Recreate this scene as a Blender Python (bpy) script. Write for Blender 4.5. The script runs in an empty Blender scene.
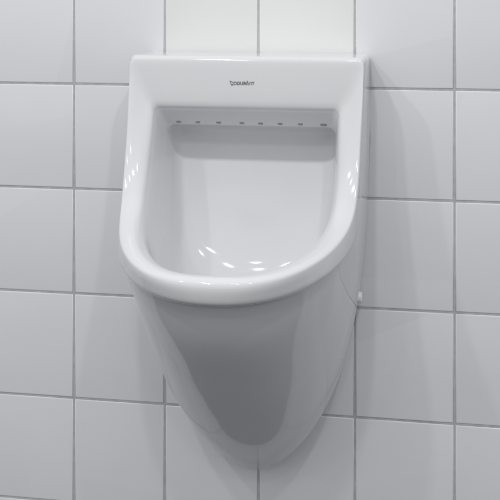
import bpy, bmesh, math, random
from mathutils import Vector, Matrix
random.seed(7)
S = bpy.context.scene
C = S.collection
R = math.radians

# ------------------------------------------------------------------ helpers
def link(name, bm_or_me, mats, parent=None, smooth=True):
    if isinstance(bm_or_me, bmesh.types.BMesh):
        me = bpy.data.meshes.new(name); bm_or_me.to_mesh(me); bm_or_me.free()
    else: me = bm_or_me
    for m in (mats if isinstance(mats, (list, tuple)) else [mats]): me.materials.append(m)
    if smooth:
        for p in me.polygons: p.use_smooth = True
    o = bpy.data.objects.new(name, me); C.objects.link(o)
    if parent: o.parent = parent
    return o

def newmat(name):
    m = bpy.data.materials.new(name); m.use_nodes = True
    nt = m.node_tree; return m, nt, nt.nodes['Principled BSDF']

def noise(nt, scale, detail=3, src='Object'):
    tc = nt.nodes.new('ShaderNodeTexCoord'); n = nt.nodes.new('ShaderNodeTexNoise')
    n.inputs['Scale'].default_value = scale; n.inputs['Detail'].default_value = detail
    nt.links.new(tc.outputs[src], n.inputs['Vector']); return n

def ramp(nt, fac, a, b, p0=.3, p1=.7):
    r = nt.nodes.new('ShaderNodeValToRGB')
    r.color_ramp.elements[0].position = p0; r.color_ramp.elements[1].position = p1
    r.color_ramp.elements[0].color = (*a, 1); r.color_ramp.elements[1].color = (*b, 1)
    nt.links.new(fac, r.inputs[0]); return r

def bump(nt, b, fac, strength, dist):
    n = nt.nodes.new('ShaderNodeBump'); n.inputs['Strength'].default_value = strength
    n.inputs['Distance'].default_value = dist
    nt.links.new(fac, n.inputs['Height']); nt.links.new(n.outputs[0], b.inputs['Normal'])

# ------------------------------------------------------------------ materials
def glaze(name, a, b, rough, bscale, bdist, coat=0):
    m, nt, p = newmat(name)
    n = noise(nt, 6); r = ramp(nt, n.outputs['Fac'], a, b)
    nt.links.new(r.outputs[0], p.inputs['Base Color'])
    p.inputs['Roughness'].default_value = rough
    p.inputs['IOR'].default_value = 1.5
    p.inputs['Coat Weight'].default_value = coat
    p.inputs['Coat Roughness'].default_value = .03
    n2 = noise(nt, bscale, 2); bump(nt, p, n2.outputs['Fac'], .25, bdist)
    return m
M_CER = glaze('glazed_ceramic', (.715, .72, .735), (.735, .74, .752), .07, 22, .0006)
M_TILE = glaze('tile_glaze', (.765, .775, .80), (.79, .80, .825), .22, 9, .0012)
M_TILEW = glaze('tile_glaze_warm', (.79, .79, .79), (.81, .81, .805), .22, 9, .0012)
for mt in (M_TILE, M_TILEW):
    nt = mt.node_tree; p = nt.nodes['Principled BSDF']
    tc = nt.nodes.new('ShaderNodeTexCoord'); dv = nt.nodes.new('ShaderNodeVectorMath'); dv.operation = 'DIVIDE'; dv.inputs[1].default_value = (.15, 10, .1681)
    fl_ = nt.nodes.new('ShaderNodeVectorMath'); fl_.operation = 'FLOOR'; wn = nt.nodes.new('ShaderNodeTexWhiteNoise')
    nt.links.new(tc.outputs['Object'], dv.inputs[0]); nt.links.new(dv.outputs[0], fl_.inputs[0]); nt.links.new(fl_.outputs[0], wn.inputs['Vector'])
    mr_ = nt.nodes.new('ShaderNodeMapRange'); mr_.inputs[3].default_value = .955; mr_.inputs[4].default_value = 1.0; nt.links.new(wn.outputs['Value'], mr_.inputs[0])
    mx = nt.nodes.new('ShaderNodeVectorMath'); mx.operation = 'SCALE'
    src = p.inputs['Base Color'].links[0].from_socket
    nt.links.new(src, mx.inputs[0]); nt.links.new(mr_.outputs[0], mx.inputs['Scale']); nt.links.new(mx.outputs[0], p.inputs['Base Color'])
M_CAP = glaze('cap_plastic', (.82, .82, .82), (.85, .85, .85), .2, 30, .0002)
m, nt, p = newmat('grout'); M_GROUT = m
n = noise(nt, 60); r = ramp(nt, n.outputs['Fac'], (.41, .41, .425), (.52, .52, .53)); nt.links.new(r.outputs[0], p.inputs['Base Color'])
p.inputs['Roughness'].default_value = .9; bump(nt, p, noise(nt, 400).outputs['Fac'], .5, .0006)
m, nt, p = newmat('floor_tile'); M_FLOOR = m
n = noise(nt, 5); r = ramp(nt, n.outputs['Fac'], (.045, .047, .051), (.062, .065, .07)); nt.links.new(r.outputs[0], p.inputs['Base Color'])
p.inputs['Roughness'].default_value = .5
m, nt, p = newmat('sealant'); M_SEAL = m
r = ramp(nt, noise(nt, 45).outputs['Fac'], (.42, .42, .43), (.56, .56, .57)); nt.links.new(r.outputs[0], p.inputs['Base Color']); p.inputs['Roughness'].default_value = .55
m, nt, p = newmat('hole_shade'); M_HOLE = m  # dark grey standing in for the shade inside the flush holes
r = ramp(nt, noise(nt, 90).outputs['Fac'], (.26, .26, .27), (.42, .42, .42)); nt.links.new(r.outputs[0], p.inputs['Base Color']); p.inputs['Roughness'].default_value = .6
m, nt, p = newmat('mark_ink'); M_INK = m
r = ramp(nt, noise(nt, 900).outputs['Fac'], (.2, .2, .21), (.29, .29, .30)); nt.links.new(r.outputs[0], p.inputs['Base Color']); p.inputs['Roughness'].default_value = .3

# ------------------------------------------------------------------ wall: tiles + grout
TW, TH, G = .15, .1681, .0034
wall = bpy.data.objects.new('tiled_wall', None); C.objects.link(wall)
wall['label'] = 'light grey glazed tile wall with grey joints behind the urinal'; wall['category'] = 'wall'; wall['kind'] = 'structure'
def add_tile(bm, cx, cz, w, h, mi):
    # bevelled tile: front face at y=0 (towards -Y), rounded lip at edges
    prof = [(0, .006), (0, .0014), (.0003, .0006), (.0009, .00015), (.0018, 0)]
    tx, tz = random.gauss(0, .0009), random.gauss(0, .0009)
    off = random.uniform(-.0001, .0002)
    rings = []
    for ins, y in prof:
        rr = .0012
        pts = []
        for sx, sz in ((-1, -1), (1, -1), (1, 1), (-1, 1)):
            x = sx * (w / 2 - ins); z = sz * (h / 2 - ins)
            pts.append(bm.verts.new((cx + x, y + off + tx * x + tz * z, cz + z)))
        rings.append(pts)
    for a, b in zip(rings, rings[1:]):
        for i in range(4):
            f = bm.faces.new((a[i], a[(i + 1) % 4], b[(i + 1) % 4], b[i])); f.material_index = mi; f.smooth = True
    f = bm.faces.new(rings[-1]); f.material_index = mi; f.smooth = True
bm = bmesh.new()
ZF = -.83   # floor level
for i in range(-14, 15):
    for j in range(-9, 7):
        # row j spans from z=j*TH to (j+1)*TH
        z0, z1 = j * TH, (j + 1) * TH
        if z1 <= ZF: continue
        z0 = max(z0, ZF)
        warm = (j == 0 and i in (-1, 0))
        add_tile(bm, (i + .5) * TW, (z0 + z1) / 2, TW - G, z1 - z0 - G, 1 if warm else 0)
tiles = link('tiles', bm, [M_TILE, M_TILEW], wall, smooth=False)
bm = bmesh.new()
x0, x1, zb, zt = -14 * TW, 15 * TW, ZF - .05, 7 * TH
for f_ in [((x0, .0012, zb), (x1, .0012, zb), (x1, .0012, zt), (x0, .0012, zt)), ((x0, .1, zb), (x0, .1, zt), (x1, .1, zt), (x1, .1, zb)),
           ((x0, .0012, zt), (x1, .0012, zt), (x1, .1, zt), (x0, .1, zt)), ((x0, .0012, zb), (x0, .0012, zt), (x0, .1, zt), (x0, .1, zb)),
           ((x1, .0012, zb), (x1, .1, zb), (x1, .1, zt), (x1, .0012, zt))]:
    bm.faces.new([bm.verts.new(v) for v in f_])
link('grout', bm, M_GROUT, wall, smooth=False)
bm = bmesh.new()
bm.faces.new([bm.verts.new(v) for v in ((-2.4, -3.2, ZF), (2.5, -3.2, ZF), (2.5, .0, ZF), (-2.4, .0, ZF))])
fl = link('floor', bm, M_FLOOR, smooth=False); fl['kind'] = 'structure'; fl['label'] = 'dark floor in front of the tiled wall'

# ------------------------------------------------------------------ urinal body
# each ring: w, zt, rc, zs, zb, Dtop, Dside, Dbot, nx, pd, pz
NT, NC, NS, NB = 10, 7, 14, 30     # samples: half top, corner, side, bottom
def ring(w, zt, rc, zs, zb, Dt, Ds, Db, nx=2.15, pd=2.0, pz=1.0):
    P = []
    def dside(z):
        u = min(1, max(0, (zt - z) / (zt - zs)))
        return Dt + (Ds - Dt) * u ** 1.25
    for i in range(NT): P.append((i / NT * (w - rc), Dt, zt))
    for i in range(NC):
        a = i / NC * math.pi / 2
        z = zt - rc + rc * math.cos(a); P.append((w - rc + rc * math.sin(a), dside(z), z))
    for i in range(NS):
        z = zt - rc + (zs - zt + rc) * i / NS; P.append((w, dside(z), z))
    for i in range(NB + 1):
        a = i / NB * math.pi / 2
        P.append((w * max(0, math.cos(a)) ** (2 / nx), Ds + (Db - Ds) * math.sin(a) ** pd, zs + (zb - zs) * math.sin(a) ** pz))
    P[-1] = (0, P[-1][1], P[-1][2])
    j0 = NT + NC + NS                      # smooth the side / bottom join
    for it in range(24):
        Q = list(P)
        for i in range(j0 - 10, j0 + 12):
            wt = .5 * max(0, 1 - abs(i - j0) / 12)
            l0 = math.dist(P[i], P[i - 1]) + 1e-6; l1 = math.dist(P[i], P[i + 1]) + 1e-6
            q = [(P[i - 1][k] * l1 + P[i + 1][k] * l0) / (l0 + l1) for k in range(3)]
            Q[i] = tuple(P[i][k] * (1 - wt) + q[k] * wt for k in range(3))
        P = Q
    if w > .146 and Dt > .03:              # slight taper: widest at the top fascia
        tf = min(1, (Dt - .03) / .06)
        P = [(x * (1 + .016 * tf * max(-1, (z + .11) / .15)) if z > -.26 else x * (1 - .016 * tf), d, z) for x, d, z in P]
    full = P + [(-x, d, z) for x, d, z in reversed(P[1:-1])]
    return [Vector((x, -d, z)) for x, d, z in full]

RINGS = [
 # ---- outside, wall -> lip   (w, zt, rc, zs, zb, Dtop, Dside, Dbot, nx, pd, pz)
 (.1672, .0470, .005, -.100, -.5850, .000, .000, .000, 1.65, 1.6, .90),
 (.1675, .0472, .005, -.100, -.5855, .0034, .0034, .0034, 1.65, 1.6, .90),
 (.1715, .0515, .005, -.100, -.5905, .0044, .0044, .0044, 1.65, 1.6, .90),
 (.1730, .0530, .006, -.101, -.5920, .0072, .0075, .0075, 1.66, 1.6, .90),
 (.1737, .0535, .006, -.105, -.5870, .018, .020, .022, 1.78, 1.4, .90),
 (.1738, .0538, .006, -.114, -.5650, .036, .045, .058, 2.00, 1.3, .89),
 (.1735, .0542, .007, -.124, -.5240, .060, .073, .107, 2.20, 1.15, .87),
 (.1728, .0544, .007, -.134, -.4550, .082, .100, .174, 2.30, 1.12, .86),
 (.1720, .0545, .008, -.145, -.3750, .100, .123, .2495, 2.24, 1.10, .88),
 (.1708, .0543, .008, -.158, -.2980, .109, .138, .317, 2.16, 1.07, .94),
 (.1696, .0540, .009, -.172, -.2520, .1125, .148, .343, 2.20, 1.04, 1.0),
 (.1690, .0537, .009, -.176, -.2400, .1140, .151, .3500, 2.22, 1.03, 1.02),
 (.1688, .0532, .009, -.180, -.2372, .1150, .153, .3570, 2.25, 1.02, 1.08),
 (.1688, .0525, .010, -.180, -.2355, .1165, .156, .3660, 2.27, 1.02, 1.10),
 (.1689, .0518, .010, -.174, -.2315, .1178, .158, .3715, 2.32, 1.08, 1.00),
 (.1690, .0505, .010, -.155, -.2220, .1190, .161, .3750, 2.45, 1.20, .82),
 (.1688, .0480, .011, -.130, -.2110, .1200, .165, .3762, 2.66, 1.36, .60),
 (.1672, .0420, .012, -.121, -.2045, .1206, .1675, .3740, 2.76, 1.40, .55),
 (.1620, .0300, .013, -.120, -.2012, .1209, .1682, .3690, 2.76, 1.40, .55),
 (.1550, .0120, .013, -.120, -.2000, .1210, .1680, .3635, 2.70, 1.35, .55),
 (.1470, -.0030, .012, -.120, -.2000, .1208, .1660, .3590, 2.60, 1.30, .55),
 (.1400, -.0135, .010, -.120, -.2025, .1200, .1605, .3555, 2.4, 1.25, .55),
 # ---- inner edge
 (.1365, -.0190, .009, -.120, -.2060, .1180, .155, .3500, 2.35, 1.25, .55),
 (.1348, -.0225, .009, -.120, -.2110, .1145, .148, .3450, 2.3, 1.25, .55),
 (.1333, -.0270, .009, -.120, -.2190, .1105, .143, .3390, 2.3, 1.25, .56),
 (.1310, -.0370, .010, -.122, -.240, .099, .128, .329, 2.3, 1.25, .58),
 (.1290, -.0475, .011, -.124, -.268, .084, .108, .310, 2.3, 1.25, .60),
 (.1275, -.0515, .012, -.126, -.290, .075, .088, .284, 2.3, 1.25, .62),
 (.1262, -.0520, .013, -.130, -.314, .062, .067, .254, 2.3, 1.3, .65),
 (.1252, -.0520, .010, -.134, -.326, .047, .054, .212, 2.3, 1.4, .70),
 (.1238, -.0535, .011, -.138, -.332, .034, .042, .165, 2.3, 1.5, .75),
 (.1195, -.0580, .012, -.142, -.326, .027, .033, .118, 2.3, 1.7, .8),
 (.1100, -.0680, .014, -.146, -.304, .024, .027, .076, 2.2, 1.9, .9),
 (.0920, -.0860, .016, -.146, -.272, .023, .0245, .046, 2.1, 2.0, 1.0),
 (.0550, -.1150, .018, -.142, -.226, .023, .0235, .030, 2.0, 2.0, 1.0),
 (.0200, -.1400, .008, -.150, -.172, .0232, .0235, .025, 2.0, 2.0, 1.0),
]
def loft(rings, sub=4):
    K = [ring(*r) for r in rings]; n = len(K[0]); out = []
    for k in range(len(K) - 1):
        m = sub if k not in (5, 6, 7, 8, 9) else 8
        for s in range(m):
            t = s / m; row = []
            for i in range(n):
                p1, p2 = K[k][i], K[k + 1][i]
                p0 = K[k - 1][i] if k > 0 else p1 * 2 - p2
                p3 = K[k + 2][i] if k + 2 < len(K) else p2 * 2 - p1
                d0 = max((p1 - p0).length ** .5, 1e-4); d1 = max((p2 - p1).length ** .5, 1e-4); d2 = max((p3 - p2).length ** .5, 1e-4)
                m1 = (p1 - p0) / d0 - (p2 - p0) / (d0 + d1) + (p2 - p1) / d1
                m2 = (p2 - p1) / d1 - (p3 - p1) / (d1 + d2) + (p3 - p2) / d2
                m1 *= d1; m2 *= d1
                t2, t3 = t * t, t * t * t
                row.append(p1 * (2 * t3 - 3 * t2 + 1) + m1 * (t3 - 2 * t2 + t) + p2 * (-2 * t3 + 3 * t2) + m2 * (t3 - t2))
            out.append(row)
    out.append(K[-1]); return out

def make_body(parent):
    rows = loft(RINGS); bm = bmesh.new(); V = [[bm.verts.new(v) for v in r] for r in rows]; n = len(V[0])
    for a, b in zip(V, V[1:]):
        for i in range(n): bm.faces.new((a[i], b[i], b[(i + 1) % n], a[(i + 1) % n]))
    c = sum((v.co for v in V[-1]), Vector()) / n; cv = bm.verts.new(c)
    for i in range(n): bm.faces.new((V[-1][i], cv, V[-1][(i + 1) % n]))
    bmesh.ops.recalc_face_normals(bm, faces=bm.faces)
    # outward check: a rim vertex must point towards -Y
    bm.normal_update()
    f = max(bm.faces, key=lambda f: -f.calc_center_median().y)
    if f.normal.y > 0: bmesh.ops.reverse_faces(bm, faces=bm.faces)
    return link('bowl', bm, M_CER, parent)

def disc_cyl(r, depth, seg=24, bev=.3):
    """rounded button with axis -Y, base at y=0"""
    bm = bmesh.new(); prof = [(r, 0), (r, depth * .55), (r * .93, depth * .85), (r * .75, depth), (0.001, depth * 1.04)]
    V = [[bm.verts.new((rr * math.cos(a * 2 * math.pi / seg), -y, rr * math.sin(a * 2 * math.pi / seg))) for a in range(seg)] for rr, y in prof]
    for a, b in zip(V, V[1:]):
        for i in range(seg): bm.faces.new((a[i], a[(i + 1) % seg], b[(i + 1) % seg], b[i]))
    bm.faces.new(V[-1]); return bm

def stroke(bm, pts, w, y=0, closed=False, d=.0003):
    """thick polyline in XZ, extruded towards -Y"""
    n = len(pts); L, Rr = [], []
    for i in range(n):
        p = Vector(pts[i])
        a = Vector(pts[i - 1]) if (i > 0 or closed) else None
        b = Vector(pts[(i + 1) % n]) if (i < n - 1 or closed) else None
        d1 = (p - a).normalized() if a is not None else None; d2 = (b - p).normalized() if b is not None else None
        if d1 is None: d1 = d2
        if d2 is None: d2 = d1
        t = (d1 + d2).normalized() if (d1 + d2).length > .1 else d2
        nn = Vector((-t.y, t.x)); s = w / 2 / max(.45, abs(nn.dot(Vector((-d1.y, d1.x)))))
        L.append(p + nn * s); Rr.append(p - nn * s)
    rng = range(n if closed else n - 1)
    for i in rng:
        j = (i + 1) % n
        poly(bm, [L[i], L[j], Rr[j], Rr[i]], y, d)
def poly(bm, pts, y=0, d=.0003):
    f = [bm.verts.new((p[0], y - d, p[1])) for p in pts]; b = [bm.verts.new((p[0], y, p[1])) for p in pts]
    bm.faces.new(f); n = len(pts)
    for i in range(n): bm.faces.new((f[i], f[(i + 1) % n], b[(i + 1) % n], b[i]))

def brand_mark(parent):
    bm = bmesh.new(); h = 1.0; w = .2
    x = 0.0
    def arc(cx, cz, rx, rz, a0, a1, n=10): return [(cx + rx * math.cos(R(a0 + (a1 - a0) * i / n)), cz + rz * math.sin(R(a0 + (a1 - a0) * i / n))) for i in range(n + 1)]
    # emblem: swooping bird with a ring tail
    stroke(bm, [(-2.45, 1.15), (-1.65, .95), (-1.0, .42)], w * .95)
    stroke(bm, [(-2.3, 1.02), (-1.85, -.12), (-1.62, .22), (-1.42, -.2), (-1.28, .22)], w * .85)
    stroke(bm, arc(-.68, .5, .44, .42, 165, -140, 16), w)
    # D
    stroke(bm, [(.1, 0), (.1, .9)], w); stroke(bm, [(.1, .1), (.35, .1)] + arc(.35, .5, .4, .4, -90, 90) + [(.1, .9)], w)
    # U
    stroke(bm, [(1.05, 1), (1.05, .4)] + arc(1.38, .4, .33, .32, 180, 360) + [(1.71, 1)], w)
    # R
    stroke(bm, [(2.05, 0), (2.05, 1)], w); stroke(bm, [(2.05, .9), (2.35, .9)] + arc(2.35, .67, .24, .23, 90, -90, 8) + [(2.05, .44)], w); stroke(bm, [(2.3, .44), (2.62, 0)], w)
    # A
    stroke(bm, [(2.7, 0), (3.15, .95), (3.3, 1.0)], w); stroke(bm, [(2.95, .28), (3.35, .28)], w * .9)
    # V (taller left stroke shared with the A)
    stroke(bm, [(3.12, 1.35), (3.68, .05), (4.12, 1.0)], w)
    # I, T
    stroke(bm, [(4.45, 0), (4.45, 1)], w)
    stroke(bm, [(4.7, .9), (5.4, .9)], w); stroke(bm, [(5.05, 0), (5.05, .9)], w)
    s = .0046
    bmesh.ops.transform(bm, matrix=Matrix.Diagonal((s, 1, s, 1)), verts=bm.verts)
    bmesh.ops.recalc_face_normals(bm, faces=bm.faces)
    o = link('brand_mark', bm, M_INK, parent, smooth=False); return o

def make_urinal(name, label, loc, mark=True):
    t = bpy.data.objects.new(name, None); C.objects.link(t); t.location = loc
    t['label'] = label; t['category'] = 'urinal'
    make_body(t)
    make_seal(t)
    mk = brand_mark(t); mk.location = (-.0105, -.1216, .0135); mk.rotation_euler.x = 0
    mk['label'] = 'small grey maker name printed on the top fascia'
    xs = [-.1060, -.0765, -.0450, -.010, .018, .047, .0770, .1110]
    for k, x in enumerate(xs):
        bm = disc_cyl(.0033 if k < 7 else .0045, .0010)
        h = link('flush_hole_disc', bm, M_HOLE, t)  # raised disc, not a recess; the hole's shade is painted as its colour
        h.location = (x, -.0868, -.0462); h.rotation_euler = (R(42), 0, 0); h.scale = (1.1, 1, .62)
    for s in (-1, 1):
        o = link('screw_cap', disc_cyl(.0088, .0085), M_CAP, t)
        o.location = (s * .1545, -.027, -.312); o.rotation_euler = (0, 0, R(90) * s)
    return t
def make_seal(parent):
    # thin sealant joint where the ceramic meets the tiles
    loop = ring(.1734, .0515, .006, -.100, -.5965, 0, 0, 0, 1.65, 1.6, .9)
    inner = ring(.1680, .0480, .005, -.100, -.5865, 0, 0, 0, 1.65, 1.6, .9)
    bm = bmesh.new(); n = len(loop); rows = []
    for f, y in ((0, 0.0), (.10, .0016), (.3, .0024), (1, .0030)):
        rows.append([bm.verts.new((a.x + (b.x - a.x) * f + a.x * .004 * math.sin(i * .7) * (1 - f), -y, a.z + (b.z - a.z) * f)) for i, (a, b) in enumerate(zip(loop, inner))])
    for a, b in zip(rows, rows[1:]):
        for i in range(n): bm.faces.new((a[i], a[(i + 1) % n], b[(i + 1) % n], b[i]))
    bmesh.ops.recalc_face_normals(bm, faces=bm.faces)
    return link('sealant_joint', bm, M_SEAL, parent)
u = make_urinal('urinal', 'white glazed ceramic wall-hung urinal with an open bowl and printed name on its top', (0, 0, 0))

# ------------------------------------------------------------------ world + lamps
w = bpy.data.worlds.new("World"); S.world = w; w.use_nodes = True
nt = w.node_tree; bg = nt.nodes['Background']
tc = nt.nodes.new('ShaderNodeTexCoord'); sep = nt.nodes.new('ShaderNodeSeparateXYZ'); nt.links.new(tc.outputs['Generated'], sep.inputs[0])
mr = nt.nodes.new('ShaderNodeMapRange'); mr.inputs[1].default_value = -1; mr.inputs[2].default_value = 1; nt.links.new(sep.outputs['Z'], mr.inputs[0])
cr = nt.nodes.new('ShaderNodeValToRGB'); nt.links.new(mr.outputs[0], cr.inputs[0])
e = cr.color_ramp.elements; e[0].position = .42; e[0].color = (.03, .031, .034, 1); e[1].position = .95; e[1].color = (.5, .51, .53, 1)
x = e.new(.5); x.color = (.47, .475, .485, 1)
x = e.new(.58); x.color = (.60, .605, .615, 1)
nt.links.new(cr.outputs[0], bg.inputs[0]); bg.inputs[1].default_value = 1.25

def area(name, loc, target, size, power, shape='SQUARE', size_y=None, col=(1, .99, .97)):
    l = bpy.data.lights.new(name, 'AREA'); l.energy = power; l.shape = shape; l.size = size
    if size_y: l.size_y = size_y
    l.color = col; o = bpy.data.objects.new(name, l); C.objects.link(o); o.location = loc
    o.rotation_euler = (Vector(target) - Vector(loc)).to_track_quat('-Z', 'Y').to_euler(); return o
for D, P, XS in ((1.55, 4.7, (-.95, -.45, .05, .6)), (2.3, 1.8, (-.5, .3))):
    for X in XS:
        area('downlight', (X, -D, 1.36), (X * .6, -.2, .0), .08, P, 'DISK')

# ------------------------------------------------------------------ camera
cam = bpy.data.cameras.new('camera'); co = bpy.data.objects.new('camera', cam); C.objects.link(co)
co.location = (.2715, -1.6275, .1453); co.rotation_euler = (R(90), 0, .1731)
cam.sensor_width = 36; cam.lens = 1060 / 500 * 36; cam.shift_y = -256.5 / 500; cam.clip_end = 50; cam.clip_start = .01
S.camera = co
S.view_settings.view_transform = 'Standard'; S.view_settings.look = 'None'; S.view_settings.gamma = 1; S.view_settings.exposure = .04
